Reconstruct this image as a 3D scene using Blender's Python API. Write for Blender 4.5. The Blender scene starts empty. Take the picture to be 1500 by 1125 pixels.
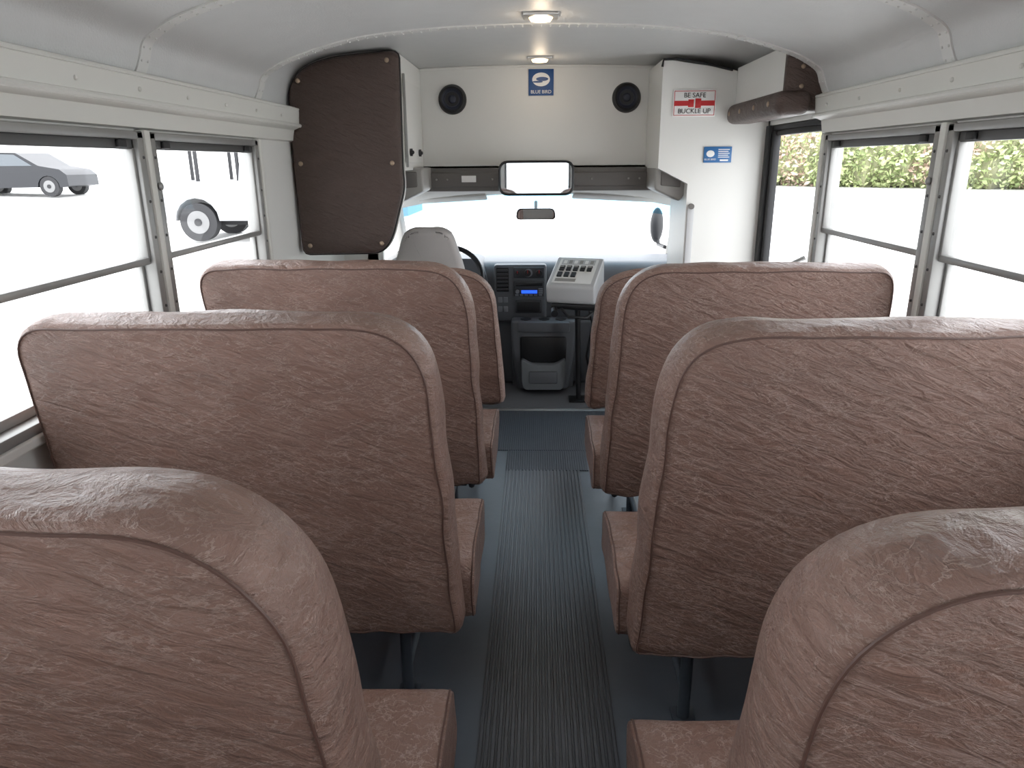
import bpy, bmesh, math, random
from mathutils import Vector, Matrix, noise
random.seed(4)
S = bpy.context.scene
COL = S.collection
R = math.radians

# ------------------------------------------------------------------ materials
def lin(c):
    return tuple(((v/255)/12.92 if v/255 <= .04045 else (((v/255)+.055)/1.055)**2.4) for v in c)
def mat(name, rgb, rough=.5, metal=0, spec=.5, bump=0, bscale=60, var=0, vscale=4, emis=None, estr=0, coat=0):
    m = bpy.data.materials.new(name); m.use_nodes = True
    nt = m.node_tree; b = nt.nodes['Principled BSDF']
    c = lin(rgb) + (1,)
    b.inputs['Base Color'].default_value = c
    b.inputs['Roughness'].default_value = rough
    b.inputs['Metallic'].default_value = metal
    b.inputs['Specular IOR Level'].default_value = spec
    b.inputs['Coat Weight'].default_value = coat
    if emis:
        b.inputs['Emission Color'].default_value = lin(emis)+(1,)
        b.inputs['Emission Strength'].default_value = estr
    tc = nt.nodes.new('ShaderNodeTexCoord')
    if var:
        n = nt.nodes.new('ShaderNodeTexNoise'); n.inputs['Scale'].default_value = vscale
        n.inputs['Detail'].default_value = 5
        nt.links.new(tc.outputs['Object'], n.inputs['Vector'])
        mx = nt.nodes.new('ShaderNodeMix'); mx.data_type = 'RGBA'
        mx.inputs['A'].default_value = tuple(v*(1-var) for v in c[:3])+(1,)
        mx.inputs['B'].default_value = tuple(min(1, v*(1+var)) for v in c[:3])+(1,)
        nt.links.new(n.outputs['Fac'], mx.inputs['Factor'])
        nt.links.new(mx.outputs['Result'], b.inputs['Base Color'])
    if bump:
        n2 = nt.nodes.new('ShaderNodeTexNoise'); n2.inputs['Scale'].default_value = bscale
        n2.inputs['Detail'].default_value = 4
        nt.links.new(tc.outputs['Object'], n2.inputs['Vector'])
        bp = nt.nodes.new('ShaderNodeBump'); bp.inputs['Strength'].default_value = bump
        bp.inputs['Distance'].default_value = .003
        nt.links.new(n2.outputs['Fac'], bp.inputs['Height'])
        nt.links.new(bp.outputs['Normal'], b.inputs['Normal'])
    return m

def vinyl(name, rgb, rgb_l, rough=.4, crease=.45, fine_bump=.25):
    m = bpy.data.materials.new(name); m.use_nodes = True
    nt = m.node_tree; b = nt.nodes['Principled BSDF']; N = nt.nodes.new; L = nt.links.new
    tc = N('ShaderNodeTexCoord')
    def mapping(rot, sc):
        r_ = N('ShaderNodeMapping'); r_.inputs['Rotation'].default_value = rot
        L(tc.outputs['Object'], r_.inputs['Vector'])
        mp = N('ShaderNodeMapping'); mp.inputs['Scale'].default_value = sc
        L(r_.outputs['Vector'], mp.inputs['Vector']); return mp
    mpA = mapping((0, R(10), 0), (1, 1.4, 3.6)); mpB = mapping((0, R(-22), 0), (1, 1.4, 3.8))
    def math_(op, a, bb=None, c=None):
        n = N('ShaderNodeMath'); n.operation = op
        for i, v in enumerate((a, bb, c)):
            if v is None: continue
            if hasattr(v, 'links'): L(v, n.inputs[i])
            else: n.inputs[i].default_value = v
        return n.outputs[0]
    def lines(mp, scale, dist, w):
        n = N('ShaderNodeTexNoise'); n.inputs['Scale'].default_value = scale
        n.inputs['Detail'].default_value = 7; n.inputs['Roughness'].default_value = .58
        n.inputs['Distortion'].default_value = dist
        L(mp.outputs['Vector'], n.inputs['Vector'])
        a = math_('ABSOLUTE', math_('SUBTRACT', n.outputs['Fac'], .5))
        mr = N('ShaderNodeMapRange'); mr.interpolation_type = 'SMOOTHSTEP'
        mr.inputs['From Min'].default_value = 0; mr.inputs['From Max'].default_value = w
        mr.inputs['To Min'].default_value = 1; mr.inputs['To Max'].default_value = 0
        L(a, mr.inputs['Value'])
        return mr.outputs['Result']
    def mask(scale, lo, hi, off):
        mp = mapping((0, 0, 0), (1, 1, 1)); mp.inputs['Location'].default_value = (off, off, off)
        n = N('ShaderNodeTexNoise'); n.inputs['Scale'].default_value = scale; n.inputs['Detail'].default_value = 3
        L(mp.outputs['Vector'], n.inputs['Vector'])
        mr = N('ShaderNodeMapRange'); mr.inputs['From Min'].default_value = lo; mr.inputs['From Max'].default_value = hi
        L(n.outputs['Fac'], mr.inputs['Value']); return mr.outputs['Result']
    l1 = math_('MULTIPLY', lines(mpA, 11, .3, .013), mask(9, .38, .53, 0))
    l2 = math_('MULTIPLY', lines(mpB, 14, .25, .015), mask(8, .42, .56, 5))
    l3 = math_('MULTIPLY', lines(mpA, 32, .3, .03), mask(14, .42, .6, 9))
    mxx = math_('MAXIMUM', math_('MAXIMUM', l1, l2), math_('MULTIPLY', l3, .6))
    cr = math_('MULTIPLY', mxx, crease)
    big = N('ShaderNodeTexNoise'); big.inputs['Scale'].default_value = 5; big.inputs['Detail'].default_value = 8
    big.inputs['Roughness'].default_value = .65
    L(mpA.outputs['Vector'], big.inputs['Vector'])
    base = N('ShaderNodeMix'); base.data_type = 'RGBA'
    c = lin(rgb); base.inputs['A'].default_value = tuple(v*.74 for v in c)+(1,)
    base.inputs['B'].default_value = tuple(v*1.26 for v in c)+(1,)
    L(big.outputs['Fac'], base.inputs['Factor'])
    fin = N('ShaderNodeMix'); fin.data_type = 'RGBA'
    L(base.outputs['Result'], fin.inputs['A']); fin.inputs['B'].default_value = lin(rgb_l)+(1,)
    L(cr, fin.inputs['Factor']); L(fin.outputs['Result'], b.inputs['Base Color'])
    b.inputs['Roughness'].default_value = rough
    fine = N('ShaderNodeTexVoronoi'); fine.inputs['Scale'].default_value = 240
    L(tc.outputs['Object'], fine.inputs['Vector'])
    wr = N('ShaderNodeTexNoise'); wr.inputs['Scale'].default_value = 13; wr.inputs['Detail'].default_value = 7
    wr.inputs['Distortion'].default_value = .5; wr.inputs['Roughness'].default_value = .6
    L(mpB.outputs['Vector'], wr.inputs['Vector'])
    b1 = N('ShaderNodeBump'); b1.inputs['Strength'].default_value = fine_bump; b1.inputs['Distance'].default_value = .001
    L(fine.outputs['Distance'], b1.inputs['Height'])
    b2 = N('ShaderNodeBump'); b2.inputs['Strength'].default_value = 1.0; b2.inputs['Distance'].default_value = .012
    L(wr.outputs['Fac'], b2.inputs['Height']); L(b1.outputs['Normal'], b2.inputs['Normal'])
    b3 = N('ShaderNodeBump'); b3.inputs['Strength'].default_value = .5; b3.inputs['Distance'].default_value = .002
    L(mxx, b3.inputs['Height']); L(b2.outputs['Normal'], b3.inputs['Normal'])
    L(b3.outputs['Normal'], b.inputs['Normal'])
    return m

def glass(name, tint=(1, 1, 1), refl=.03):
    m = bpy.data.materials.new(name); m.use_nodes = True
    nt = m.node_tree; nt.nodes.clear(); N = nt.nodes.new
    o = N('ShaderNodeOutputMaterial'); mx = N('ShaderNodeMixShader')
    t = N('ShaderNodeBsdfTransparent'); t.inputs['Color'].default_value = tuple(tint)+(1,)
    g = N('ShaderNodeBsdfGlossy'); g.inputs['Roughness'].default_value = .02
    mx.inputs[0].default_value = refl
    nt.links.new(t.outputs[0], mx.inputs[1]); nt.links.new(g.outputs[0], mx.inputs[2])
    nt.links.new(mx.outputs[0], o.inputs['Surface'])
    return m

M_seat = vinyl('brown_vinyl', (136, 108, 97), (204, 182, 170), .31, .5)
M_seat_dk = vinyl('dark_brown_vinyl', (80, 65, 59), (104, 88, 80), .42, .2)
M_pipe = mat('piping_vinyl', (92, 68, 60), .5)
M_button = mat('upholstery_button', (170, 150, 130), .3, .6)
M_ceil = mat('painted_ceiling', (202, 203, 202), .45, bump=.35, bscale=160, var=.04, vscale=14)
M_rib = mat('painted_rib', (210, 210, 207), .45)
M_white = mat('white_panel', (224, 224, 220), .42, var=.02, vscale=3)
M_rail = mat('painted_rail', (214, 214, 208), .45, var=.03)
M_alu = mat('aluminium', (150, 150, 148), .4, .35, bump=.1, bscale=40, var=.08, vscale=10)
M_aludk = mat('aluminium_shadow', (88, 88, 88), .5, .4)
M_rub = mat('black_rubber', (28, 28, 30), .6)
M_floor = mat('blue_grey_floor', (90, 97, 105), .36, bump=.15, bscale=30, var=.18, vscale=5)
M_mat = mat('ribbed_mat', (78, 81, 86), .34, var=.15, vscale=9)
M_mat2 = mat('front_mat', (64, 69, 76), .5, var=.15, vscale=12)
M_metal = mat('chrome_strip', (200, 200, 198), .3, .8)
M_leg = mat('seat_leg_metal', (84, 92, 100), .45, .5)
M_gdk = mat('dark_grey_plastic', (104, 101, 98), .55, bump=.2, bscale=300)
M_gmid = mat('mid_grey_plastic', (150, 148, 144), .5, bump=.2, bscale=300)
M_dash = mat('dash_plastic', (94, 97, 102), .5, bump=.3, bscale=250)
M_blk = mat('black_plastic', (26, 27, 30), .45)
M_lgrey = mat('light_grey_plastic', (190, 191, 192), .45)
M_fab = mat('grey_headliner', (186, 184, 180), .85, bump=.3, bscale=200)
M_drv = mat('driver_seat_fabric', (184, 180, 178), .75, bump=.4, bscale=250, var=.06)
M_mirror = mat('mirror_glass', (225, 230, 234), .02, 1)
M_blue = mat('sign_blue', (38, 78, 132), .4)
M_blue2 = mat('sign_light_blue', (52, 110, 168), .4)
M_signw = mat('sign_white', (238, 238, 236), .4)
M_red = mat('sign_red', (190, 40, 45), .4)
M_lcd = mat('radio_display', (20, 50, 160), .3, emis=(40, 90, 255), estr=1.6)
M_lamp = mat('lamp_lens', (255, 236, 200), .3, emis=(255, 222, 170), estr=3.5)
M_glass = glass('window_glass')
M_tint = glass('windshield_tint', (.30, .60, .78), .05)
M_carpet = mat('cab_carpet', (88, 90, 94), .9, bump=.5, bscale=400)
M_ground = mat('pale_pavement', (222, 222, 220), .9, var=.05, vscale=.4)
M_cwhite = mat('white_car_paint', (144, 145, 147), .5)
M_cblk = mat('black_car_paint', (26, 28, 33), .45)
M_tyre = mat('tyre_rubber', (44, 44, 46), .8)
M_hub = mat('hub_cap', (120, 120, 120), .5, .3)
M_carglass = mat('car_glass', (84, 90, 95), .3)
M_leafa = mat('leaf_green', (190, 200, 148), .7)
M_leafb = mat('leaf_dark', (142, 156, 108), .7)
M_leafc = mat('leaf_pink', (204, 178, 164), .7)
M_core = mat('hedge_core', (150, 150, 120), .9)

# ------------------------------------------------------------------ mesh tools
def bm_add(dst, tmp, mi=0, M=None):
    if M is not None: tmp.transform(M)
    for f in tmp.faces: f.material_index = mi
    me = bpy.data.meshes.new('t'); tmp.to_mesh(me); tmp.free()
    dst.from_mesh(me); bpy.data.meshes.remove(me)
def box(bm, x0, x1, y0, y1, z0, z1, mi=0, bev=0, seg=2, M=None):
    t = bmesh.new(); bmesh.ops.create_cube(t, size=1)
    for v in t.verts:
        v.co = Vector(((x0+x1)/2+v.co.x*(x1-x0), (y0+y1)/2+v.co.y*(y1-y0), (z0+z1)/2+v.co.z*(z1-z0)))
    if bev: bmesh.ops.bevel(t, geom=t.edges[:], offset=bev, segments=seg, affect='EDGES', profile=.5)
    bm_add(bm, t, mi, M)
def cyl(bm, p0, p1, r, mi=0, seg=20, r2=None):
    p0 = Vector(p0); p1 = Vector(p1); d = p1-p0
    t = bmesh.new()
    bmesh.ops.create_cone(t, cap_ends=True, segments=seg, radius1=r, radius2=r if r2 is None else r2, depth=d.length)
    q = d.to_track_quat('Z', 'Y').to_matrix().to_4x4()
    bm_add(bm, t, mi, Matrix.Translation((p0+p1)/2) @ q)
def ball(bm, c, r, mi=0, sc=(1, 1, 1), seg=12):
    t = bmesh.new(); bmesh.ops.create_uvsphere(t, u_segments=seg, v_segments=max(6, seg//2), radius=r)
    bm_add(bm, t, mi, Matrix.Translation(c) @ Matrix.Diagonal((*sc, 1)))
def sweep(bm, pts, r, mi=0, closed=False, seg=8):
    pts = [Vector(p) for p in pts]; n = len(pts); t = bmesh.new(); rings = []
    up = None
    for i in range(n):
        a = pts[(i-1) % n] if (closed or i > 0) else pts[0]
        b = pts[(i+1) % n] if (closed or i < n-1) else pts[-1]
        tg = (b-a).normalized()
        if up is None:
            up = Vector((0, 0, 1)) if abs(tg.z) < .9 else Vector((1, 0, 0))
        s = tg.cross(up)
        if s.length < 1e-4: s = tg.orthogonal()
        s.normalize(); u2 = s.cross(tg).normalized(); up = u2
        rings.append([t.verts.new(pts[i]+(s*math.cos(2*math.pi*k/seg)+u2*math.sin(2*math.pi*k/seg))*r) for k in range(seg)])
    for i in range(n if closed else n-1):
        A = rings[i]; B = rings[(i+1) % n]
        for k in range(seg):
            t.faces.new((A[k], A[(k+1) % seg], B[(k+1) % seg], B[k]))
    if not closed:
        t.faces.new(rings[0][::-1]); t.faces.new(rings[-1])
    bmesh.ops.recalc_face_normals(t, faces=t.faces[:])
    bm_add(bm, t, mi)
def prism(bm, pts, vec, mi=0, bev=0, seg=3, M=None):
    t = bmesh.new(); vec = Vector(vec)
    a = [t.verts.new(Vector(p)) for p in pts]; b = [t.verts.new(Vector(p)+vec) for p in pts]
    t.faces.new(a); t.faces.new(b[::-1]); n = len(pts)
    for i in range(n): t.faces.new((a[i], b[i], b[(i+1) % n], a[(i+1) % n]))
    bmesh.ops.recalc_face_normals(t, faces=t.faces[:])
    if bev: bmesh.ops.bevel(t, geom=t.edges[:], offset=bev, segments=seg, affect='EDGES', profile=.5)
    bm_add(bm, t, mi, M)
def obj(name, bm, mats, parent=None, smooth=True, ang=38):
    me = bpy.data.meshes.new(name); bm.to_mesh(me); bm.free()
    for m in mats: me.materials.append(m)
    if smooth:
        for p in me.polygons: p.use_smooth = True
        me.set_sharp_from_angle(angle=R(ang))
    o = bpy.data.objects.new(name, me); COL.objects.link(o)
    if parent: o.parent = parent
    return o
def empty(name, loc=(0, 0, 0)):
    e = bpy.data.objects.new(name, None); e.empty_display_size = .1; COL.objects.link(e)
    return e
def fillet(P, rad, n=10, closed=True):
    out = []; N = len(P)
    for i in range(N):
        p = Vector(P[i]); a = Vector(P[i-1]); b = Vector(P[(i+1) % N]); r = rad[i]
        if r <= 0: out.append(p); continue
        d0 = min(r, (a-p).length*.49); d1 = min(r, (b-p).length*.49)
        s = p+(a-p).normalized()*d0; e = p+(b-p).normalized()*d1
        for k in range(n+1):
            t = k/n; out.append(s*(1-t)**2+p*2*t*(1-t)*1.0+e*t*t)
    return out
def resample(P, n):
    L = [0]
    for i in range(len(P)): L.append(L[-1]+(P[(i+1) % len(P)]-P[i]).length)
    out = []; j = 0
    for k in range(n):
        d = L[-1]*k/n
        while L[j+1] < d: j += 1
        a = P[j]; b = P[(j+1) % len(P)]; out.append(a.lerp(b, (d-L[j])/max(1e-9, L[j+1]-L[j])))
    return out
def text(body, size, loc, m, parent, name, rotz=0):
    c = bpy.data.curves.new(name, 'FONT'); c.body = body; c.size = size; c.extrude = .0004
    c.align_x = 'CENTER'; c.align_y = 'CENTER'
    o = bpy.data.objects.new(name, c); COL.objects.link(o)
    o.location = loc; o.rotation_euler = (R(90), 0, rotz); c.materials.append(m); o.parent = parent
    return o

# ------------------------------------------------------------------ padded panel (backrest / barrier)
def backrest(side, a_in, a_out, yb, zt, zb, th_t, th_b, lean=.13, seed=0, n=170, top=.038, rad=.175):
    P = [(a_in, zb), (a_in+.014, zb+.45*(zt-zb)), (a_in+top, zt), (a_out-.005, zt), (a_out, zb)]
    F = fillet([Vector((p[0], p[1])) for p in P], [.035, .25, rad, .085, .035], 12)
    O = resample(F, n)
    nor = []
    for i in range(n):
        t = (O[(i+1) % n]-O[i-1]).normalized(); nn = Vector((t.y, -t.x)); nor.append(nn)
    area = sum(O[i].x*O[(i+1) % n].y-O[(i+1) % n].x*O[i].y for i in range(n))
    if area < 0: nor = [-v for v in nor]
    c = Vector(((a_in+a_out)/2, (zt+zb)/2))
    rings = []
    for k in (.02, .15, .3, .45, .6, .72, .82, .9, .96): rings.append(('f', k, 0))
    for d, t in ((.016, 0.0), (.006, .012), (.001, .035), (-.003, .5), (.0, -.04), (.008, -.013), (.022, 0.0001)):
        rings.append(('b', d, t))
    for k in (.94, .8, .6, .35, .02): rings.append(('g', k, 0))
    bm = bmesh.new(); RV = []; pipe = []
    for kind, a, b in rings:
        row = []
        for i in range(n):
            o = O[i]; zz = (o.y-zb)/(zt-zb); th = th_b+(th_t-th_b)*zz
            if kind in 'fg':
                base = O[i]-nor[i]*(.016 if kind == 'f' else .022); p = c+(base-c)*a
                th = th_b+(th_t-th_b)*((p.y-zb)/(zt-zb))
                t = (-.010*(1-a**3)) if kind == 'f' else th+.012*(1-a**3)
            else:
                p = O[i]-nor[i]*a
                if b == .0001: t = th
                elif b == .5: t = th*.5
                elif b < 0: t = th+b
                else: t = b
            x = side*p.x; z = p.y
            w = noise.noise(Vector((x*5+seed, z*9, seed*3.1)))*.006
            w += noise.noise(Vector((x*19+seed, z*5+2, seed)))*.007*max(0, 1-(z-zb)/.3)
            hem = 0
            if z < zb+.05: hem = noise.noise(Vector((x*14, t*9, seed+7)))*.012
            y = yb-(z-zb)*lean+t+w
            x += noise.noise(Vector((z*8, t*12, seed)))*.007
            z += hem+noise.noise(Vector((x*7, t*14, seed+5)))*.007
            v = bm.verts.new((x, y, z)); row.append(v)
            if kind == 'b' and (a, b) == (.016, 0.0): pipe.append(Vector((x, y-.0003, z)))
        RV.append(row)
    for r in range(len(RV)-1):
        for i in range(n):
            bm.faces.new((RV[r][i], RV[r][(i+1) % n], RV[r+1][(i+1) % n], RV[r+1][i]))
    bm.faces.new(RV[0][::-1]); bm.faces.new(RV[-1])
    bmesh.ops.recalc_face_normals(bm, faces=bm.faces[:])
    return bm, pipe

def cushion(side, a_in, a_out, y0, y1, z0, z1, seed):
    bm = bmesh.new(); nx, ny = 30, 20
    prof = fillet([Vector((y0, z0)), Vector((y0, z1)), Vector((y1, z1+.005)), Vector((y1+.01, z0+.01))], [.02, .03, .05, .03], 6)
    prof = resample(prof, 60)
    cen = Vector(((y0+y1)/2, (z0+z1)/2)); rows = []
    xs = [(0, .90), (.0, .955), (.006, .985), (.02, 1)]+[(.02+(a_out-a_in-.04)*i/nx, 1) for i in range(1, nx)]+[(a_out-a_in-.006, .985), (a_out-a_in, .955), (a_out-a_in, .9)]
    for d, k in xs:
        row = []
        for p in prof:
            q = cen+Vector(((p.x-cen.x)*(1-(1-k)*.35), (p.y-cen.y)*k))
            x = side*(a_in+d); zc = 0
            if p.y > z1-.01: zc = .012*math.sin(math.pi*min(1, max(0, (q.x-y0)/(y1-y0))))
            nn = noise.noise(Vector((x*8+seed, q.x*8, q.y*8)))*.006
            row.append(bm.verts.new((x+noise.noise(Vector((q.x*9, q.y*9, seed)))*.005, q.x+nn, q.y+zc+nn*.6)))
        rows.append(row)
    n = len(prof)
    for r in range(len(rows)-1):
        for i in range(n): bm.faces.new((rows[r][i], rows[r][(i+1) % n], rows[r+1][(i+1) % n], rows[r+1][i]))
    bm.faces.new(rows[0][::-1]); bm.faces.new(rows[-1])
    bmesh.ops.recalc_face_normals(bm, faces=bm.faces[:])
    pipe = [v.co.copy() for v in rows[2]]
    return bm, pipe

def bench(side, a_in, yb, seed, top=.038, rad=.175):
    a_out = 1.10; zb = .29; zt = 1.115
    e = empty('bus_bench_seat')
    bm, pipe = backrest(side, a_in, a_out, yb, zt, zb, .145, .15, seed=seed, top=top, rad=rad)
    obj('backrest', bm, [M_seat], e, ang=80)
    b = bmesh.new(); sweep(b, pipe, .0021, 0, True, 6); obj('backrest_piping', b, [M_pipe], e)
    cy = yb+.10; ci = a_in-.022
    bm, pipe = cushion(side, ci, a_out, cy, cy+.425, .275, .42, seed)
    obj('seat_cushion', bm, [M_seat], e, ang=80)
    b = bmesh.new(); sweep(b, pipe, .0021, 0, True, 6); obj('cushion_piping', b, [M_pipe], e)
    b = bmesh.new()
    lx = a_in+.17
    for yy in (cy+.04, cy+.36):
        cyl(b, (side*lx, yy, .0), (side*lx, yy, .28), .016)
        box(b, side*lx-.03, side*lx+.03, yy-.035, yy+.035, 0, .008, 0, .002)
        cyl(b, (side*lx, yy, .26), (side*(a_out-.01), yy, .26), .014)
        box(b, side*lx-.07, side*lx+.09, yy-.02, yy+.02, .245, .275, 0, .004)
    cyl(b, (side*lx, cy+.04, .09), (side*lx, cy+.36, .09), .012)
    for xx in (a_in+.06, a_out-.1):
        sweep(b, [(side*xx, cy+.38, .26), (side*xx, cy+.0, .26), (side*xx, yb+.07, .33), (side*xx, yb+.02, .7)], .012)
    box(b, *sorted((side*(a_out-.04), side*(a_out+.02))), cy, cy+.4, .24, .27, 0, .003)
    obj('seat_frame_legs', b, [M_leg], e)

for i, (y, tp, rd) in enumerate(((.67, .05, .19), (1.51, .038, .165), (2.36, .034, .165), (-.17, .038, .17), (-1.01, .038, .17))): bench(-1, .185, y, 3.3+i*7.7, tp, rd)  # last two rows unseen behind camera, added to block light on front row
for i, (y, a) in enumerate(((.60, .198), (1.44, .222), (2.29, .224), (-.24, .21), (-1.08, .21))): bench(1, a, y, 51.3+i*5.7, .038, .17)  # last two here are also unseen rows added to hold back light

def barrier(side, a_in, yb, seed):
    e = empty('padded_barrier')
    bm, pipe = backrest(side, a_in, 1.10, yb, .995, .38, .10, .10, lean=.1, seed=seed, n=110)
    obj('barrier_pad', bm, [M_seat], e, ang=80)
    b = bmesh.new(); sweep(b, pipe, .0021, 0, True, 6); obj('barrier_piping', b, [M_pipe], e)
    b = bmesh.new()
    for a in (a_in+.14, 1.0):
        cyl(b, (side*a, yb+.05, 0), (side*a, yb+.05, .6), .016)
        box(b, side*a-.035, side*a+.035, yb+.01, yb+.09, 0, .008, 0, .002)
    obj('barrier_legs', b, [M_leg], e)
barrier(-1, .145, 3.02, 88); barrier(1, .215, 2.98, 97)

# ------------------------------------------------------------------ floor
YR = -1.7
b = bmesh.new(); box(b, -1.18, 1.18, YR-.05, 4.06, -.08, 0)
obj('floor', b, [M_floor])
b = bmesh.new(); box(b, -1.0, 1.0, 4.06, 5.35, -.08, 0)
obj('cab_floor', b, [M_carpet])
def ribmat(name, x0, x1, y0, y1, pitch, h, m):
    b = bmesh.new(); n = int((x1-x0)/pitch); pitch = (x1-x0)/n; prof = [(x0, .0005), (x0, .003)]
    for i in range(n):
        a = x0+i*pitch
        prof += [(a+pitch*.22, .003), (a+pitch*.32, .003+h), (a+pitch*.78, .003+h), (a+pitch*.88, .003)]
    prof += [(x1, .003), (x1, .0005)]
    prism(b, [(p[0], y0, p[1]) for p in prof], (0, y1-y0, 0))
    return obj(name, b, [m], smooth=False)
ribmat('aisle_ribbed_mat', -.15, .207, YR+.1, 3.17, .0162, .005, M_mat)
ribmat('front_floor_mat', -.15, .25, 3.172, 3.42, .011, .002, M_mat2)
ribmat('front_floor_mat', -.42, .52, 3.422, 4.03, .011, .002, M_mat2)
b = bmesh.new(); box(b, -.93, .93, 4.035, 4.075, 0, .008, 0, .002); obj('trim_threshold_strip', b, [M_metal])

# ------------------------------------------------------------------ shell
PR = [(1.13, 1.65), (1.10, 1.662), (1.08, 1.70), (1.06, 1.745), (1.0, 1.784), (.93, 1.812), (.8, 1.850), (.64, 1.882), (.35, 1.906), (0, 1.915)]
PR2 = [(1.13, 1.65), (1.122, 1.72), (1.10, 1.785), (1.06, 1.835), (.95, 1.878), (.8, 1.896), (.64, 1.906), (.35, 1.916), (0, 1.920)]
def smoothprof(P, n=60):
    out = []; N = len(P)
    for i in range(N-1):
        p0 = Vector(P[max(0, i-1)]); p1 = Vector(P[i]); p2 = Vector(P[i+1]); p3 = Vector(P[min(N-1, i+2)])
        for k in range(6):
            t = k/6
            out.append(.5*((2*p1)+(p2-p0)*t+(2*p0-5*p1+4*p2-p3)*t*t+(3*p1-p0-3*p2+p3)*t**3))
    out.append(Vector(P[-1])); return out
def fullp(P):
    HP = smoothprof(P); return [Vector((-p.x, p.y)) for p in HP]+[Vector((p.x, p.y)) for p in HP[::-1][1:]]
FULL = fullp(PR); FULL2 = fullp(PR2)
def strip(bm, y0, y1, off0, off1, mi=0, FULL=FULL):
    n = len(FULL); t = bmesh.new()
    def offp(i, o):
        a = FULL[max(0, i-1)]; d = FULL[min(n-1, i+1)]; tg = (d-a).normalized(); nn = Vector((-tg.y, tg.x))
        return FULL[i]+nn*o
    A = []
    for i in range(n):
        p = offp(i, off0); q = offp(i, off1)
        A.append([t.verts.new((p.x, y0, p.y)), t.verts.new((p.x, y1, p.y)), t.verts.new((q.x, y1, q.y)), t.verts.new((q.x, y0, q.y))])
    for i in range(n-1):
        for k in range(4):
            t.faces.new((A[i][k], A[i+1][k], A[i+1][(k+1) % 4], A[i][(k+1) % 4]))
    t.faces.new(A[0]); t.faces.new(A[-1][::-1])
    bmesh.ops.recalc_face_normals(t, faces=t.faces[:])
    bm_add(bm, t, mi)
b = bmesh.new(); strip(b, YR-.05, 2.99, .0, .06); strip(b, 2.975, 4.24, .0, .05, 0, FULL2); obj('ceiling', b, [M_ceil], ang=50)
posts = [2.97, 2.105, 1.275, .445, -.385, -1.215]
for y in posts:
    b = bmesh.new(); strip(b, y-.026, y+.026, -.005, .002, 0)
    n = len(FULL)
    acc = 0
    for i in range(1, n):
        seg = (FULL[i]-FULL[i-1]); acc += seg.length
        while acc > .035:
            acc -= .035; p = FULL[i]-seg.normalized()*acc
            tg = seg.normalized(); nn = Vector((-tg.y, tg.x))
            for dy in (-.016, .016):
                t = bmesh.new(); bmesh.ops.create_icosphere(t, subdivisions=1, radius=.0042)
                q = p-nn*.005
                bm_add(b, t, 0, Matrix.Translation((q.x, y+dy, q.y)))
    obj('trim_ceiling_rib', b, [M_rib])

def wall(side, name):
    b = bmesh.new(); x0, x1 = sorted((side*1.13, side*1.18))
    yend = 4.2 if side < 0 else 2.99
    box(b, x0, x1, YR, yend, 0, .85)
    box(b, x0, x1, YR, 4.2, 1.51 if side < 0 else 1.58, 1.72)
    if side > 0: box(b, x0, x1, YR, 3.0, 1.51, 1.58)
    for y in posts:
        box(b, x0, x1, y-.018, y+.018, .85, 1.51)
    box(b, x0, x1, YR, -1.2, .85, 1.51)
    if side < 0: box(b, x0, x1, 2.98, 4.2, .85, 1.51)
    else:
        box(b, x0, x1, 3.74, 4.2, 0, 1.6)
    xs = sorted((side*1.10, side*1.14))
    box(b, xs[0], xs[1], YR, 2.97, .825, .85, 0, .005)
    return obj(name, b, [M_white], smooth=False)
wall(-1, 'wall_left'); wall(1, 'wall_right')

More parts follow.
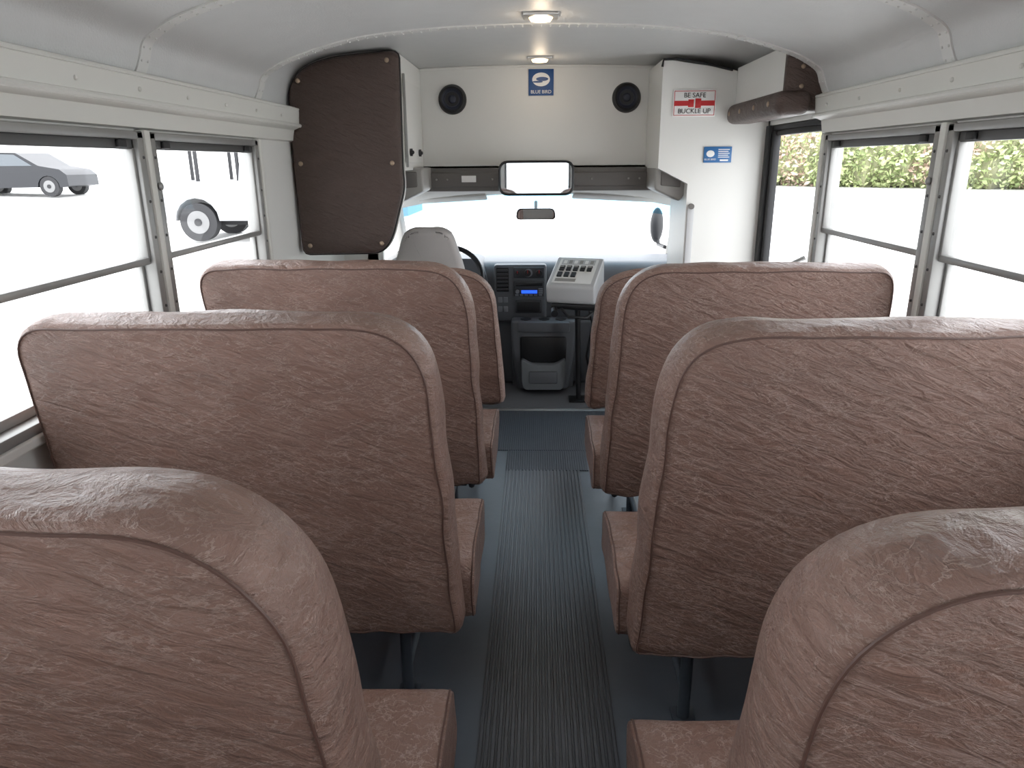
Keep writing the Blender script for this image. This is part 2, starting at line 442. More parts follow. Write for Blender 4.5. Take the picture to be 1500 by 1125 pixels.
wn = 0
for side in (-1, 1):
    for k in range(5):
        y1 = posts[k]-.018; y0 = posts[k+1]+.018; wn += 1
        b = bmesh.new(); X = lambda a, c: sorted((side*a, side*c))
        f = .032
        xa, xb = X(1.105, 1.165)
        box(b, xa, xb, y0, y0+f, .85, 1.51, 0, .004); box(b, xa, xb, y1-f, y1, .85, 1.51, 0, .004)
        box(b, xa, xb, y0, y1, .85, .875, 0, .004); box(b, xa, xb, y0, y1, 1.488, 1.51, 0, .004)
        xc, xd = X(1.118, 1.14)
        box(b, xc, xd, y0+f, y1-f, 1.462, 1.488, 1, .003)
        box(b, xc, xd, y0+f-.002, y0+f+.012, 1.15, 1.488, 0, .003); box(b, xc, xd, y1-f-.012, y1-f+.002, 1.15, 1.488, 0, .003)
        box(b, xc, xd, y0+f, y1-f, 1.145, 1.165, 0, .004)
        xe, xf = X(1.142, 1.16)
        box(b, xe, xf, y0+f, y1-f, .875, .9, 0, .003); box(b, xe, xf, y0+f, y1-f, 1.14, 1.156, 1, .003)
        for yy in (y0+f, y1-f-.012): box(b, xe, xf, yy, yy+.012, .875, 1.15, 0, .003)
        for yy in (y0+f+.05, y1-f-.09):
            box(b, *X(1.108, 1.12), yy, yy+.04, 1.466, 1.486, 2, .003)
        for yy in (y0+.014, y1-.014):
            for zz in (.92, 1.02, 1.12, 1.22, 1.32, 1.44): ball(b, (side*1.105, yy, zz), .0045, 1, seg=8)
        ball(b, (side*1.10, y0+.014, 1.36), .012, 0, (.5, 1, 1))
        t = bmesh.new()
        for (za, zc2, xx) in ((1.16, 1.47, 1.129), (.89, 1.15, 1.151)):
            vs = [t.verts.new((side*xx, yy, zz)) for yy, zz in ((y0+f, za), (y1-f, za), (y1-f, zc2), (y0+f, zc2))]
            t.faces.new(vs)
        bm_add(b, t, 3)
        obj('window_%d' % wn, b, [M_alu, M_aludk, M_rub, M_glass])
    for j, y in enumerate(posts[:5]):
        b = bmesh.new(); xs = sorted((side*1.10, side*1.135))
        box(b, xs[0], xs[1], y-.016, y+.016, .85, 1.515, 0, .006)
        obj('trim_window_post', b, [M_rail])
    yend = 3.44 if side < 0 else 3.0
    b = bmesh.new()
    pr = [(1.135, 1.515), (1.108, 1.52), (1.10, 1.565), (1.075, 1.575), (1.068, 1.645), (1.085, 1.662), (1.135, 1.67)]
    prism(b, [(side*p[0], YR, p[1]) for p in pr], (0, yend-YR, 0), bev=0)
    sweep(b, [(side*1.07, YR, 1.583), (side*1.07, yend, 1.583)], .008)
    sweep(b, [(side*1.072, YR, 1.652), (side*1.072, yend, 1.652)], .006)
    for k in range(18):
        yy = YR+.1+k*.28
        if yy < yend-.02: ball(b, (side*1.07, yy, 1.615), .006, 0, seg=8)
    obj('trim_window_rail', b, [M_rail], ang=30)

# rear wall: emergency door window and two side lights, out of view, openings sized to limit light
b = bmesh.new()
box(b, -1.18, 1.18, YR-.05, YR, 0, .98); box(b, -1.18, 1.18, YR-.05, YR, 1.55, 1.95)
for x0, x1 in ((-1.18, -1.0), (-.62, -.42), (.42, .62), (1.0, 1.18)): box(b, x0, x1, YR-.05, YR, .98, 1.55)
obj('wall_rear', b, [M_white], smooth=False)
b = bmesh.new()
for x0, x1 in ((-1.0, -.62), (-.42, .42), (.62, 1.0)):
    for q in ((x0, x0+.025, .98, 1.55), (x1-.025, x1, .98, 1.55), (x0, x1, .98, 1.005), (x0, x1, 1.525, 1.55)):
        box(b, q[0], q[1], YR-.045, YR+.012, q[2], q[3], 0, .003)
obj('window_11', b, [M_rub])

# front bulkhead with speakers
def below(z0, xa, xb, dz=0):
    F_ = FULL2
    pts = [(p.x, p.y) for p in F_ if xa <= p.x <= xb]
    def zi(x):
        for i in range(len(F_)-1):
            if F_[i].x <= x <= F_[i+1].x:
                t = (x-F_[i].x)/max(1e-9, F_[i+1].x-F_[i].x); return F_[i].y*(1-t)+F_[i+1].y*t
        return 1.65
    return [(xa, z0), (xa, zi(xa)-dz)]+[(p[0], p[1]-dz) for p in pts if xa+.002 < p[0] < xb-.002]+[(xb, zi(xb)-dz), (xb, z0)]
b = bmesh.new()
prism(b, [(x, 4.2, z) for x, z in below(1.385, -1.129, 1.129)], (0, .04, 0))
box(b, -1.18, -.9, 4.2, 4.24, 0, 1.39); box(b, .9, 1.18, 4.2, 4.24, 0, 1.39)
obj('wall_front', b, [M_white], ang=30)
b = bmesh.new(); sweep(b, [(p.x, 4.19, p.y-.006) for p in FULL2 if abs(p.x) < .7], .007); obj('trim_front_cove', b, [M_white])

# left cabinet
cab = empty('overhead_cabinet')
b = bmesh.new(); prism(b, [(x, 3.47, z) for x, z in below(1.385, -1.115, -.64, .004)], (0, .725, 0))
obj('cabinet_body', b, [M_white], cab, ang=30)
b = bmesh.new()
box(b, -.64, -.632, 3.62, 4.14, 1.42, 1.80, 0, .003)
box(b, -.634, -.622, 3.60, 3.615, 1.40, 1.82, 1, .003)
for yy in (3.72, 4.0):
    cyl(b, (-.632, yy, 1.47), (-.62, yy, 1.47), .018, 2); ball(b, (-.62, yy, 1.47), .01, 2)
obj('cabinet_door', b, [M_white, M_alu, M_blk], cab)
# big dark pad behind driver
pad = empty('padded_bulkhead_panel')
PP = [(-1.106, 1.752), (-1.062, 1.815), (-.94, 1.866), (-.64, 1.892), (-.612, 1.88), (-.622, 1.385), (-.617, 1.31), (-.69, 1.07), (-.745, 1.012), (-1.115, 1.006), (-1.122, 1.38), (-1.120, 1.555), (-1.092, 1.587), (-1.092, 1.62), (-1.12, 1.68)]
FP = fillet([Vector(p) for p in PP], [.03, .06, .1, .02, .02, .05, .05, .06, .04, .03, .05, .03, .015, .015, .03], 5)
FP = resample(FP, 140)
b = bmesh.new()
c = Vector((-.87, 1.42)); rows = []; n = 140
for k, y in ((1.0, 3.455), (1.0, 3.42), (.985, 3.405), (.95, 3.398), (.85, 3.394), (.6, 3.39), (.3, 3.388), (.02, 3.388)):
    row = []
    for p in FP:
        q = c+(p-c)*k
        w = noise.noise(Vector((q.x*7, q.y*9, 3)))*.004 if k < 1 else 0
        row.append(b.verts.new((q.x, y+w, q.y)))
    rows.append(row)
for r in range(len(rows)-1):
    for i in range(n): b.faces.new((rows[r][i], rows[r][(i+1) % n], rows[r+1][(i+1) % n], rows[r+1][i]))
b.faces.new(rows[0]); b.faces.new(rows[-1])
bmesh.ops.recalc_face_normals(b, faces=b.faces[:])
obj('pad_cover', b, [M_seat_dk], pad, ang=80)
b = bmesh.new(); sweep(b, [(p.x, 3.43, p.y) for p in FP], .006, 0, True); obj('pad_edge_binding', b, [M_rub], pad)
b = bmesh.new(); prism(b, [(max((c+(p-c)*1.02).x, -1.126) if p.y < 1.7 else p.x, 3.456, (c+(p-c)*1.02).y if p.y < 1.7 else p.y) for p in FP], (0, .012, 0)); obj('pad_backing_board', b, [M_white], pad, smooth=False)
b = bmesh.new()
for (x, z) in ((-1.06, 1.77), (-.66, 1.85), (-.66, 1.42), (-.73, 1.06), (-1.07, 1.05), (-1.08, 1.42)):
    ball(b, (x, 3.387, z), .011, 0, (1, .5, 1))
obj('pad_buttons', b, [M_button], pad)

# right bulkhead panel
b = bmesh.new()
pr = [(.60, 1.385), (.60, 1.885), (.93, 1.835), (1.05, 1.80), (1.10, 1.74), (1.125, 1.65), (1.125, 0), (.75, 0), (.75, 1.31)]
prism(b, [(x, 3.75, z) for x, z in pr], (0, .445, 0))
obj('wall_front_right_panel', b, [M_white], smooth=False)
b = bmesh.new(); sweep(b, [(.595, 3.742, 1.85), (.60, 3.742, 1.882), (.66, 3.742, 1.884), (.80, 3.742, 1.862), (.93, 3.742, 1.832)], .006); obj('trim_panel_edge', b, [M_rub])

# header above the door
hd = empty('door_header_box')
b = bmesh.new()
pr = [(.955, 1.655), (.955, 1.84), (1.0, 1.836), (1.05, 1.815), (1.085, 1.77), (1.115, 1.70), (1.12, 1.60), (.97, 1.60)]
prism(b, [(x, 3.03, z) for x, z in pr], (0, .715, 0)); obj('header_housing', b, [M_white], hd, smooth=False)
b = bmesh.new()
prism(b, [(.95, 2.998, 1.66), (.95, 2.998, 1.835), (.99, 2.998, 1.835), (1.045, 2.998, 1.81), (1.08, 2.998, 1.77), (1.105, 2.998, 1.70), (1.11, 2.998, 1.60), (.96, 2.998, 1.60)], (0, .04, 0), bev=.012)
obj('header_end_pad', b, [M_seat_dk], hd)
b = bmesh.new()
box(b, .915, 1.05, 2.97, 3.745, 1.585, 1.675, 0, .035, 5)
for v in b.verts: v.co += Vector((noise.noise(v.co*9)*.005, 0, noise.noise(v.co*8+Vector((4, 4, 4)))*.005))
obj('header_padded_roll', b, [M_seat_dk], hd)
b = bmesh.new()
for yy in (3.08, 3.28, 3.5, 3.68): ball(b, (.914, yy, 1.632), .011, 0, (.5, 1, 1))
for zz in (1.76, 1.69): ball(b, (1.01, 2.997, zz), .009, 0, (1, .5, 1))
obj('header_buttons', b, [M_button], hd)

# entry door
b = bmesh.new()
y0, y1 = 3.0, 3.738
box(b, 1.13, 1.17, y0, y0+.035, -.35, 1.578, 0, .004); box(b, 1.11, 1.17, y1-.05, y1, -.35, 1.578, 1, .004)
box(b, 1.13, 1.17, y0, y1, 1.555, 1.578, 1, .004)
box(b, 1.135, 1.16, y0+.035, y0+.075, -.33, 1.555, 2, .006); box(b, 1.125, 1.16, y1-.09, y1-.05, -.33, 1.555, 1, .006)
box(b, 1.135, 1.16, y0+.07, y1-.09, 1.53, 1.555, 1, .006); box(b, 1.135, 1.16, y0+.07, y1-.09, .38, .44, 1, .006); box(b, 1.135, 1.16, y0+.07, y1-.09, -.33, -.25, 1, .006)
t = bmesh.new(); t.faces.new([t.verts.new(p) for p in ((1.143, y0+.07, -.3), (1.143, y1-.08, -.3), (1.143, y1-.08, 1.53), (1.143, y0+.07, 1.53))]); bm_add(b, t, 3)
sweep(b, [(1.14, y0+.12, 1.02), (1.09, y0+.12, 1.0), (1.09, y0+.12, .6), (1.14, y0+.12, .58)], .012, 0)
obj('door_1', b, [M_alu, M_rub, M_aludk, M_glass])

# speakers
M_cone = mat('speaker_cone', (48, 52, 66), .5)
for x in (-.467, .482):
    b = bmesh.new()
    cyl(b, (x, 4.2, 1.75), (x, 4.182, 1.75), .078, 0, 40, .072)
    t = bmesh.new(); bmesh.ops.create_cone(t, cap_ends=False, segments=40, radius1=.018, radius2=.055, depth=.03)
    bm_add(b, t, 1, Matrix.Translation((x, 4.187, 1.75)) @ Matrix.Rotation(R(90), 4, 'X'))
    ball(b, (x, 4.182, 1.75), .022, 2, (1, .5, 1), 20)
    pts = [(x+.063*math.cos(a*math.pi/20), 4.178, 1.75+.063*math.sin(a*math.pi/20)) for a in range(40)]
    sweep(b, pts, .006, 0, True)
    pts = [(x+.04*math.cos(a*math.pi/20), 4.176, 1.75+.04*math.sin(a*math.pi/20)) for a in range(40)]
    sweep(b, pts, .0025, 2, True)
    obj('wall_speaker', b, [M_blk, M_cone, M_cone])

# signs
sg = empty('logo_sticker')
b = bmesh.new(); box(b, -.05, .086, 4.193, 4.199, 1.765, 1.898, 0, .0015)
obj('sticker_plate', b, [M_blue], sg)
b = bmesh.new(); ball(b, (.018, 4.193, 1.846), .048, 0, (1, .02, .72), 32); ball(b, (.024, 4.1915, 1.848), .03, 1, (1.1, .02, .35), 24); ball(b, (.0, 4.1905, 1.834), .02, 1, (1.4, .02, .25), 24)
obj('sticker_emblem', b, [M_signw, M_blue], sg)
text('BLUE BIRD', .024, (.018, 4.192, 1.783), M_signw, sg, 'sticker_lettering')
sg = empty('seat_belt_warning_sign')
b = bmesh.new(); box(b, .655, .861, 3.743, 3.749, 1.625, 1.747, 0, .0015)
box(b, .66, .856, 3.742, 3.744, 1.63, 1.6325, 1); box(b, .66, .856, 3.742, 3.744, 1.7395, 1.742, 1)
box(b, .66, .6625, 3.742, 3.744, 1.63, 1.742, 1); box(b, .8535, .856, 3.742, 3.744, 1.63, 1.742, 1)
box(b, .662, .735, 3.7415, 3.744, 1.674, 1.697, 1); box(b, .785, .854, 3.7415, 3.744, 1.674, 1.697, 1)
box(b, .728, .755, 3.741, 3.744, 1.668, 1.703, 1, .001); box(b, .762, .79, 3.741, 3.744, 1.664, 1.707, 1, .001)
obj('sign_plate', b, [M_signw, M_red], sg)
text('BE SAFE', .031, (.758, 3.741, 1.721), M_rub, sg, 'sign_text_top')
text('BUCKLE UP', .031, (.758, 3.741, 1.649), M_rub, sg, 'sign_text_bottom')
sg = empty('blue_info_sticker')
b = bmesh.new(); box(b, .82, .956, 3.743, 3.749, 1.41, 1.485, 0, .0015); ball(b, (.852, 3.742, 1.452), .02, 1, (1, .03, .8), 20)
for k in range(5): box(b, .89, .945-.006*(k % 2), 3.742, 3.744, 1.47-k*.009, 1.4735-k*.009, 1)
box(b, .9, .94, 3.742, 3.744, 1.417, 1.425, 1)
obj('info_plate', b, [M_blue2, M_signw], sg)
text('BLUE BIRD', .012, (.852, 3.742, 1.425), M_signw, sg, 'info_text')

# ceiling lamps
for y in (2.78, 3.90):
    b = bmesh.new(); zc = 1.915 if y < 3 else 1.92
    box(b, -.052, .072, y-.05, y+.05, zc-.013, zc+.001, 0, .005)
    cyl(b, (.01, y, zc-.011), (.01, y, zc-.023), .044, 1, 32, .036)
    obj('ceiling_dome_lamp', b, [M_metal, M_lamp])
    l = bpy.data.lights.new('dome_lamp_light', 'POINT'); l.energy = .5; l.color = (1, .80, .58); l.shadow_soft_size = .03
    lo = bpy.data.objects.new('dome_lamp_light', l); lo.location = (.01, y, 1.85); COL.objects.link(lo)

# front header trim
b = bmesh.new()
box(b, -.66, .66, 4.13, 4.2, 1.265, 1.39, 0, .01)
box(b, -.62, .62, 4.118, 4.14, 1.29, 1.365, 0, .006)
for s, xa in ((-1, .59), (1, .60)):
    prism(b, [(s*xa, 3.83, 1.395), (s*(xa+.17), 3.83, 1.395), (s*(xa+.165), 3.83, 1.27), (s*(xa+.13), 3.83, 1.22), (s*xa, 3.83, 1.28)], (0, .33, 0), 1, .012)
    prism(b, [(s*(xa+.03), 3.822, 1.375), (s*(xa+.13), 3.822, 1.375), (s*(xa+.13), 3.822, 1.29), (s*(xa+.03), 3.822, 1.30)], (0, .02, 0), 0, .006)
box(b, -.42, -.34, 4.114, 4.12, 1.315, 1.35, 2, .001)
for x in (-.5, -.56, .5, .56, .3, -.25): ball(b, (x, 4.117, 1.33), .006, 1, seg=8)
obj('trim_windshield_header', b, [M_gdk, M_gmid, M_signw])

# interior mirror
mr = empty('interior_rearview_mirror')
F = fillet([Vector((-.2, -.083)), Vector((.187, -.083)), Vector((.187, .083)), Vector((-.2, .083))], [.045]*4, 8)
b = bmesh.new(); prism(b, [(p.x, 3.95, 1.338+p.y) for p in F], (0, .022, 0), 0); sweep(b, [(p.x, 3.95, 1.338+p.y) for p in resample(F, 80)], .007, 0, True)
sweep(b, [(0, 3.97, 1.36), (0, 4.05, 1.40), (0, 4.15, 1.40)], .01)
obj('mirror_housing', b, [M_blk], mr)
b = bmesh.new(); b.faces.new([b.verts.new((p.x*.97, 3.9485, 1.338+p.y*.94)) for p in F]); obj('mirror_face', b, [M_mirror], mr)
mr = empty('cab_rearview_mirror')
F = fillet([Vector((-.13, -.035)), Vector((.13, -.035)), Vector((.12, .035)), Vector((-.12, .035))], [.03]*4, 6)
b = bmesh.new(); prism(b, [(p.x-.01, 4.72, 1.10+p.y) for p in F], (0, .03, 0), 0, 0); cyl(b, (-.01, 4.75, 1.11), (-.01, 4.84, 1.17), .01)
obj('mirror_housing', b, [M_blk], mr)
b = bmesh.new(); b.faces.new([b.verts.new((p.x*.93-.01, 4.7185, 1.10+p.y*.86)) for p in F]); obj('mirror_face', b, [M_mirror], mr)

# ------------------------------------------------------------------ cab
b = bmesh.new()
n = 24
def hz(x): return 1.225-.09*(abs(x)/.9)**2.2
t = bmesh.new(); A = []
for i in range(n+1):
    x = -.95+1.9*i/n
    A.append([t.verts.new((x, 4.2, 1.28-.03*(abs(x)/.95)**2)), t.verts.new((x, 4.76, hz(x))), t.verts.new((x, 4.80, hz(x)+.01)), t.verts.new((x, 4.75, 1.38)), t.verts.new((x, 4.2, 1.40))])
for i in range(n):
    for k in range(5): t.faces.new((A[i][k], A[i+1][k], A[i+1][(k+1) % 5], A[i][(k+1) % 5]))
t.faces.new(A[0]); t.faces.new(A[-1]); bmesh.ops.recalc_face_normals(t, faces=t.faces[:]); bm_add(b, t, 0)
for s in (-1, 1):
    prism(b, [(s*.87, 4.74, 1.17), (s*.96, 4.70, 1.25), (s*1.0, 5.34, .74), (s*.93, 5.36, .72)], (s*.02, -.1, .02), 0, .01)
    box(b, *sorted((s*.94, s*.99)), 4.2, 5.35, 0, .82, 1)
    box(b, *sorted((s*.93, s*.99)), 4.2, 4.32, .82, 1.3, 0)
    box(b, *sorted((s*.93, s*.99)), 4.2, 4.8, 1.2, 1.3, 0)
obj('cab_shell_trim', b, [M_fab, M_gdk])
for s in (-1, 1):
    b = bmesh.new(); box(b, *sorted((s*.95, s*.955)), 4.32, 5.2, .82, 1.2, 0); obj('cab_side_glass', b, [M_glass])
w = empty('windshield')
def ws(z0, z1, m, name, yo=0):
    b = bmesh.new(); pr = []
    for i in range(21):
        x = -.9+1.8*i/20; r = []
        for z in (z0, z1):
            k = (z-.72)/(1.22-.72); y = 5.36-.56*k+.08*(1-(x/.9)**2)+yo
            r.append(b.verts.new((x, y, z-.07*k*(abs(x)/.9)**2.2)))
        pr.append(r)
    for i in range(20): b.faces.new((pr[i][0], pr[i+1][0], pr[i+1][1], pr[i][1]))
    obj(name, b, [m], w)
ws(.72, 1.24, M_glass, 'windshield_glass'); ws(1.13, 1.235, M_tint, 'tint_band', -.004)
for x0, x1, s in ((-.80, -.32, -1), (.22, .76, 1)):
    b = bmesh.new(); box(b, x0, x1, -.16, 0, -.01, .01, 0, .009, 3)
    o = obj('sun_visor', b, [M_fab]); o.location = (0, 4.74, 1.215); o.rotation_euler = (R(-12), R(3*s), 0)
# dashboard
d = empty('dashboard')
b = bmesh.new()
pr = fillet([Vector((4.70, .30)), Vector((4.60, .44)), Vector((4.58, .70)), Vector((4.66, .80)), Vector((5.0, .815)), Vector((5.28, .76)), Vector((5.28, .0)), Vector((4.95, .0))], [.04, .05, .06, .06, .05, 0, 0, .05], 5)
prism(b, [(-.93, p.x, p.y) for p in pr], (1.86, 0, 0))
F = fillet([Vector((-.80, .68)), Vector((-.78, .84)), Vector((-.36, .84)), Vector((-.31, .68))], [.02, .06, .06, .02], 6)
prism(b, [(p.x, 4.54, p.y) for p in F], (0, .3, 0), 0, 0)
prism(b, [(-.30, 4.60, .44), (.40, 4.60, .44), (.46, 4.60, 0), (-.36, 4.60, 0)], (0, .38, 0), 0, .03)
obj('dash_body', b, [M_dash], d, ang=50)
b = bmesh.new()
box(b, -.275, .06, 4.545, 4.62, .43, .80, 0, .018, 3)
box(b, -.15, .045, 4.535, 4.56, .715, .785, 1, .006)
for x, r in ((-.125, .014), (-.06, .02), (.012, .02)):
    cyl(b, (x, 4.535, .75), (x, 4.518, .75), r, 2, 24); box(b, x-.002, x+.002, 4.514, 4.52, .75, .75+r, 4)
cyl(b, (-.055, 4.5365, .75), (-.055, 4.534, .75), .026, 3, 24)
box(b, -.15, .045, 4.535, 4.56, .60, .70, 1, .006)
box(b, -.14, .035, 4.53, 4.54, .665, .69, 2, .003)
box(b, -.10, .0, 4.531, 4.537, .62, .64, 5, .002)
for k in range(6): box(b, -.14+k*.03, -.118+k*.03, 4.531, 4.537, .604, .614, 3, .001)
for k in range(3): box(b, .008, .036, 4.531, 4.537, .618+k*.013, .627+k*.013, 3, .001)
cyl(b, (-.125, 4.536, .632), (-.125, 4.52, .632), .012, 3)
box(b, -.14, .03, 4.538, 4.56, .49, .58, 1, .006)
box(b, -.13, .02, 4.534, 4.545, .50, .565, 2, .004)
box(b, -.26, -.18, 4.538, 4.55, .63, .785, 2, .004)
for k in range(6): box(b, -.255, -.185, 4.53, 4.55, .64+k*.024, .652+k*.024, 1, .002)
for zz in (.5, .56):
    for xx in (-.25, -.215): box(b, xx, xx+.028, 4.537, 4.55, zz, zz+.035, 3, .003)
obj('centre_stack', b, [M_dash, mat('stack_panel', (58, 60, 65), .4), M_blk, mat('knob_grey', (130, 134, 140), .4), M_red, M_lcd], d)
b = bmesh.new()
for k in range(6): box(b, .62, .74, 4.57, 4.585, .62+k*.022, .634+k*.022, 0, .002)
obj('dash_vent', b, [M_blk], d)

# lower console
e = empty('engine_cover_console')
b = bmesh.new()
F = [(-.165, .47), (.25, .47), (.24, .30), (.20, .02), (-.12, .02), (-.16, .30)]
prism(b, [(x, 4.40, z) for x, z in F], (0, .135, 0), 0, .02)
prism(b, [(-.165, 4.535, .425), (.25, 4.535, .425), (.24, 4.535, .0), (-.16, 4.535, .0)], (0, .06, 0), 0, .006)
obj('cover_body', b, [M_dash], e)
b = bmesh.new()
box(b, -.12, .205, 4.375, 4.42, .40, .465, 0, .012)
for x in (-.07, .045, .15): cyl(b, (x, 4.45, .468), (x, 4.45, .474), .035, 1, 24)
box(b, -.105, .185, 4.388, 4.41, .20, .37, 1, .012)
pr = fillet([Vector((-.10, .24)), Vector((-.03, .20)), Vector((.11, .20)), Vector((.18, .24)), Vector((.175, .06)), Vector((.15, .035)), Vector((-.07, .035)), Vector((-.095, .06))], [.02, .03, .03, .02, .03, .01, .01, .03], 4)
prism(b, [(p.x, 4.34, p.y) for p in pr], (0, .08, 0), 2, .006)
box(b, -.05, .13, 4.334, 4.345, .08, .16, 0, .01)
obj('console_tray', b, [M_dash, M_blk, mat('tray_grey', (112, 116, 120), .45)], e)

# switch box on stand
e = empty('driver_switch_console')
Mx = Matrix.Translation((.225, 4.2, 0)) @ Matrix.Rotation(R(-16), 4, 'Z')
b = bmesh.new()
pr = fillet([Vector((-.13, .635)), Vector((-.15, .745)), Vector((.14, .875)), Vector((.16, .66))], [.03, .025, .025, .03], 5)
prism(b, [(-.14, p.x, p.y) for p in pr], (.28, 0, 0), 0, .008, M=Mx)
obj('console_housing', b, [M_lgrey], e)
b = bmesh.new()
dirv = Vector((0, .29, .13)).normalized(); nrm = Vector((0, -.13, .29)).normalized()
def onp(x, s, h): return Vector((x, -.15, .745))+dirv*s+nrm*h
def plate(x0, x1, s0, s1, h, mi):
    t = bmesh.new(); V = []
    for hh in (.0005, h):
        V.append([t.verts.new(onp(x, s, hh)) for x, s in ((x0, s0), (x1, s0), (x1, s1), (x0, s1))])
    t.faces.new(V[0]); t.faces.new(V[1])
    for k in range(4): t.faces.new((V[0][k], V[0][(k+1) % 4], V[1][(k+1) % 4], V[1][k]))
    bmesh.ops.recalc_face_normals(t, faces=t.faces[:]); bm_add(b, t, mi, Mx)
plate(-.115, .115, .03, .29, .002, 0)
plate(-.10, .10, .225, .28, .003, 3); plate(-.10, .02, .045, .075, .003, 2)
for k in range(5):
    x = -.098+k*.041; plate(x, x+.027, .155, .205, .010, 1); plate(x+.003, x+.024, .185, .198, .013, 2)
for k in range(3):
    x = -.098+k*.041; plate(x, x+.027, .09, .135, .010, 1)
for k in range(6): plate(-.09+k*.032, -.07+k*.032, .235, .27, .004, 2 if k % 2 else 0)
obj('console_switches', b, [M_signw, M_blk, M_gmid, M_lgrey], e)
b = bmesh.new()
box(b, -.12, .15, -.11, .13, .60, .635, 0, .008, M=Mx)
cyl(b, (.26, 4.26, 0), (.24, 4.22, .61), .016); box(b, .20, .32, 4.2, 4.32, 0, .01, 0, .002)
sweep(b, [(.14, 4.08, .61), (.18, 4.02, .575), (.28, 4.02, .57), (.33, 4.06, .60)], .009)
sweep(b, [(.30, 4.15, .61), (.33, 4.16, .5), (.30, 4.2, .3), (.36, 4.3, .02)], .008)
cyl(b, (.10, 4.1, .6), (.10, 4.04, .59), .02)
obj('console_bracket', b, [M_blk], e)

# driver seat
e = empty('driver_seat')
b = bmesh.new()
F = fillet([Vector((-.80, .42)), Vector((-.80, .80)), Vector((-.715, 1.06)), Vector((-.66, 1.09)), Vector((-.51, 1.09)), Vector((-.455, 1.06)), Vector((-.37, .80)), Vector((-.37, .42))], [.03, .2, .05, .03, .03, .05, .2, .03], 6)
prism(b, [(p.x, 3.84, p.y) for p in F], (0, .11, 0), 0, .03, 4)
obj('seat_back', b, [M_drv], e)
b = bmesh.new(); box(b, -.83, -.35, 3.93, 4.30, .38, .50, 0, .04, 4); obj('seat_base_cushion', b, [M_drv], e)
b = bmesh.new(); box(b, -.78, -.40, 3.90, 4.26, .0, .38, 0, .01); obj('seat_pedestal', b, [M_blk], e)
# steering wheel
e = empty('steering_wheel')
b = bmesh.new()
Mt = Matrix.Translation((-.535, 4.34, .745)) @ Matrix.Rotation(R(62), 4, 'X')
sweep(b, [Mt @ Vector((.2*math.cos(a*math.pi/24), .2*math.sin(a*math.pi/24), 0)) for a in range(48)], .016, 0, True, 10)
for a in (0, 90, 180, 225+90):
    sweep(b, [Mt @ Vector((.05*math.cos(R(a-90)), .05*math.sin(R(a-90)), -.02)), Mt @ Vector((.195*math.cos(R(a-90)), .195*math.sin(R(a-90)), 0))], .013)
cyl(b, Mt @ Vector((0, 0, -.04)), Mt @ Vector((0, 0, .01)), .065, 0, 28)
cyl(b, Mt @ Vector((0, 0, -.20)), Mt @ Vector((0, 0, -.03)), .035, 0)
sweep(b, [Mt @ Vector((.0, 0, -.08)), Mt @ Vector((.15, .02, -.06)), Mt @ Vector((.21, .03, -.05))], .009)
obj('wheel_rim', b, [M_blk], e)
b = bmesh.new()
ball(b, (.895, 5.52, .96), .1, 0, (.5, .4, 1.3), 20); sweep(b, [(.93, 5.32, .82), (.91, 5.5, .82), (.9, 5.52, .9)], .015)
obj('outside_mirror', b, [M_blk])
b = bmesh.new(); box(b, .757, .79, 3.742, 3.748, .2, 1.2, 0, .002); cyl(b, (.775, 3.748, 1.2), (.775, 3.735, 1.2), .014, 1); obj('seat_belt', b, [M_lgrey, M_gdk])

# ------------------------------------------------------------------ outside
def gz(x, y):
    d = math.hypot(x, y); return -.7+.042*max(0, d-4)+.0
b = bmesh.new(); rows = []
for r in [0, 2, 4, 6, 9, 12, 16, 20, 26, 32, 40, 60, 90]:
    rows.append([b.verts.new((r*math.cos(a*math.pi/36), r*math.sin(a*math.pi/36), gz(r, 0))) for a in range(72)] if r else None)
c0 = b.verts.new((0, 0, -.7))
for a in range(72): b.faces.new((c0, rows[1][a], rows[1][(a+1) % 72]))
for i in range(1, len(rows)-1):
    for a in range(72): b.faces.new((rows[i][a], rows[i+1][a], rows[i+1][(a+1) % 72], rows[i][(a+1) % 72]))
obj('ground', b, [M_ground])
# hedge
b = bmesh.new()
P0 = Vector((9, 31)); P1 = Vector((31, 17)); dirh = (P1-P0).normalized(); nh = Vector((-dirh.y, dirh.x)); Lh = (P1-P0).length
for k in range(40):
    p = P0+dirh*(Lh*k/39)
    t = bmesh.new(); bmesh.ops.create_icosphere(t, subdivisions=2, radius=1.15)
    for v in t.verts: v.co += v.co.normalized()*noise.noise(v.co*2+Vector((k, 0, 0)))*.3
    bm_add(b, t, 3, Matrix.Translation((p.x, p.y, gz(p.x, p.y)+1.5)) @ Matrix.Diagonal((1, 1, 1.45, 1)))
for k in range(22000):
    s = random.uniform(-.9, Lh+.9); h = random.uniform(.0, 1); off = random.gauss(0, .2)-1.2*math.sin(math.pi*min(1, h*.9+.15))
    if s < 0 or s > Lh: off = random.uniform(-1.1, 1.1)
    p = P0+dirh*s+nh*off*(1 if random.random() < .1 else 1)
    z = gz(p.x, p.y)+h*(3.4+.35*noise.noise(Vector((s*.5, 0, 0))))
    c = Vector((p.x, p.y, z)); a = Vector([random.gauss(0, 1) for _ in range(3)]).normalized(); q = a.orthogonal().normalized(); r_ = random.uniform(.06, .14)
    vs = [b.verts.new(c+a*r_), b.verts.new(c+q*r_*.6), b.verts.new(c-a*r_), b.verts.new(c-q*r_*.6)]
    f = b.faces.new(vs); nz = noise.noise(Vector((s*.35, h*2, 0)))
    f.material_index = 2 if nz > .15 and random.random() < .6 else random.choice((0, 0, 1))
obj('hedge', b, [M_leafa, M_leafb, M_leafc, M_core], smooth=False)

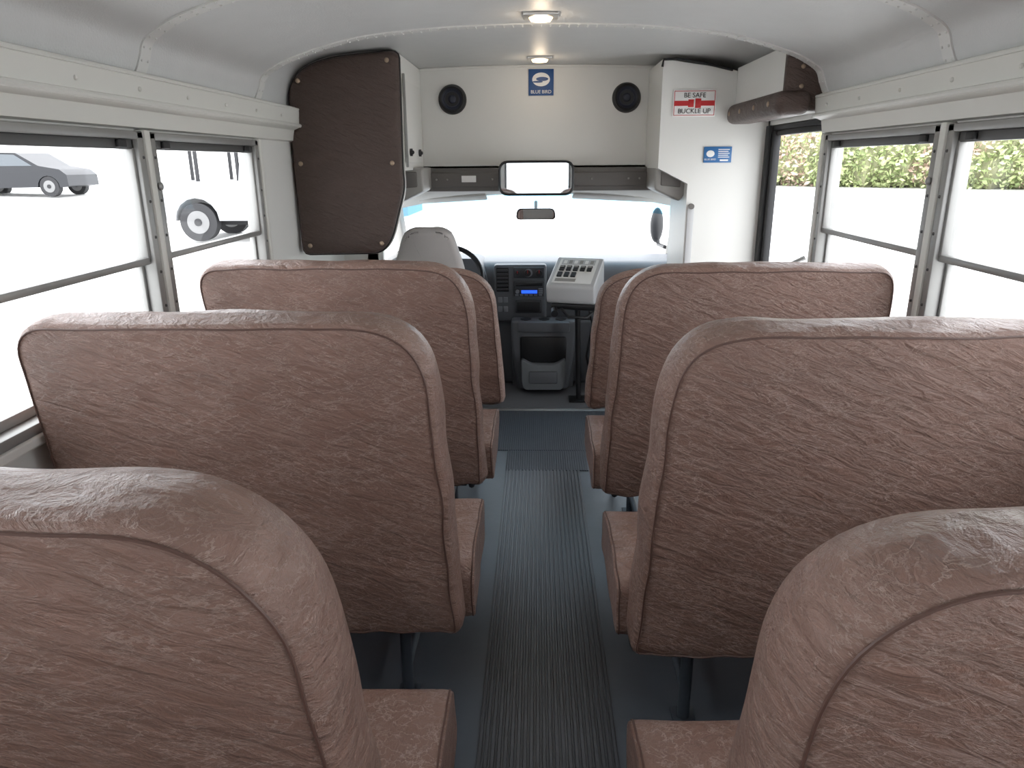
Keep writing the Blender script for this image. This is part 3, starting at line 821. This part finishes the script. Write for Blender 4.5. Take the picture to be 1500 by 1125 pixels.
def wheel(b, x, y, z, r, w, mt=1, mh=2):
    cyl(b, (x, y, z), (x, y+w, z), r, mt, 28); cyl(b, (x, y-.012, z), (x, y, z), r*.6, mh, 24); cyl(b, (x, y-.03, z), (x, y-.01, z), r*.2, mt, 12)
def arch(cx, r, z0, n=8):
    return [(cx-r*math.cos(math.pi*k/n), z0+r*math.sin(math.pi*k/n)) for k in range(n+1)]
def vehicle(name, ox, oy, oz, prof, glassp, wheels, wr, width, mats, extra=None):
    b = bmesh.new()
    prism(b, [(ox+x, oy, oz+z) for x, z in prof], (0, width, 0), 0, 0)
    for g in glassp: prism(b, [(ox+x, oy-.012, oz+z) for x, z in g], (0, width+.024, 0), 3)
    for wx in wheels:
        wheel(b, ox+wx, oy+.02, oz+wr, wr, .22); wheel(b, ox+wx, oy+width-.24, oz+wr, wr, .22)
    if extra: extra(b, ox, oy, oz)
    obj(name, b, mats, ang=30)
prof = [(0, .55), (.02, 1.15), (.1, 1.2)]+[(1.9, 1.22), (2.0, 1.82), (2.15, 1.9), (3.3, 1.9), (3.5, 1.8), (4.0, 1.28), (5.2, 1.15), (5.35, .95), (5.35, .5)]+[(4.85, .45)]+arch(4.4, .46, .42)[::-1]+[(1.5, .42)]+arch(.95, .46, .42)[::-1]+[(.3, .45)]
def rack(b, ox, oy, oz):
    for yy in (oy+.05, oy+1.75):
        box(b, ox+.05, ox+2.9, yy, yy+.06, oz+1.98, oz+2.04, 1)
        for xx in (.1, 1.0, 1.85): box(b, ox+xx, ox+xx+.06, yy, yy+.06, oz+1.15, oz+2.0, 1)
    for xx in (.1, 1.0, 1.85, 2.8): box(b, ox+xx, ox+xx+.06, oy+.05, oy+1.8, oz+2.02, oz+2.07, 1)
    box(b, ox+1.1, ox+3.9, oy+.5, oy+1.6, oz+.3, oz+.5, 1)
vehicle('pickup_truck', -8.0, 15.0, -.12, prof, [[(2.1, 1.3), (2.2, 1.8), (2.9, 1.8), (2.9, 1.3)], [(3.0, 1.3), (3.0, 1.8), (3.3, 1.8), (3.8, 1.3)]], (.95, 4.4), .39, 1.9, [M_cwhite, M_tyre, M_hub, M_carglass], rack)
prof = [(0, .45), (.02, .85), (.3, .95), (.9, 1.0), (1.5, 1.38), (2.0, 1.44), (2.8, 1.42), (3.5, 1.0), (4.2, .88), (4.42, .7), (4.44, .35), (4.2, .3)]+arch(3.75, .38, .3)[::-1]+[(1.3, .28)]+arch(.9, .38, .3)[::-1]+[(.3, .3)]
vehicle('sedan_car', -20.2, 24.5, .42, prof, [[(1.1, 1.0), (1.55, 1.33), (2.1, 1.38), (2.1, 1.0)], [(2.2, 1.0), (2.2, 1.38), (2.75, 1.36), (3.3, 1.0)]], (.9, 3.75), .33, 1.75, [M_cblk, M_tyre, M_hub, M_carglass])

# ------------------------------------------------------------------ world + camera
W = bpy.data.worlds.new('World'); S.world = W; W.use_nodes = True
nt = W.node_tree; bg = nt.nodes['Background']
bg.inputs['Color'].default_value = (.945, .965, 1.0, 1); bg.inputs['Strength'].default_value = 5.4

cam = bpy.data.cameras.new('Camera'); cam.sensor_width = 36; cam.lens = 1050/1500*36; cam.clip_start = .02; cam.clip_end = 300
co = bpy.data.objects.new('Camera', cam); COL.objects.link(co)
Mc = Matrix.Rotation(R(2.08), 4, 'Z') @ Matrix.Rotation(R(90-17.2), 4, 'X') @ Matrix.Rotation(R(-.45), 4, 'Z')
co.matrix_world = Matrix.Translation((0, 0, 1.42)) @ Mc
S.camera = co
S.view_settings.view_transform = 'Standard'
S.view_settings.look = 'None'
S.view_settings.exposure = 0
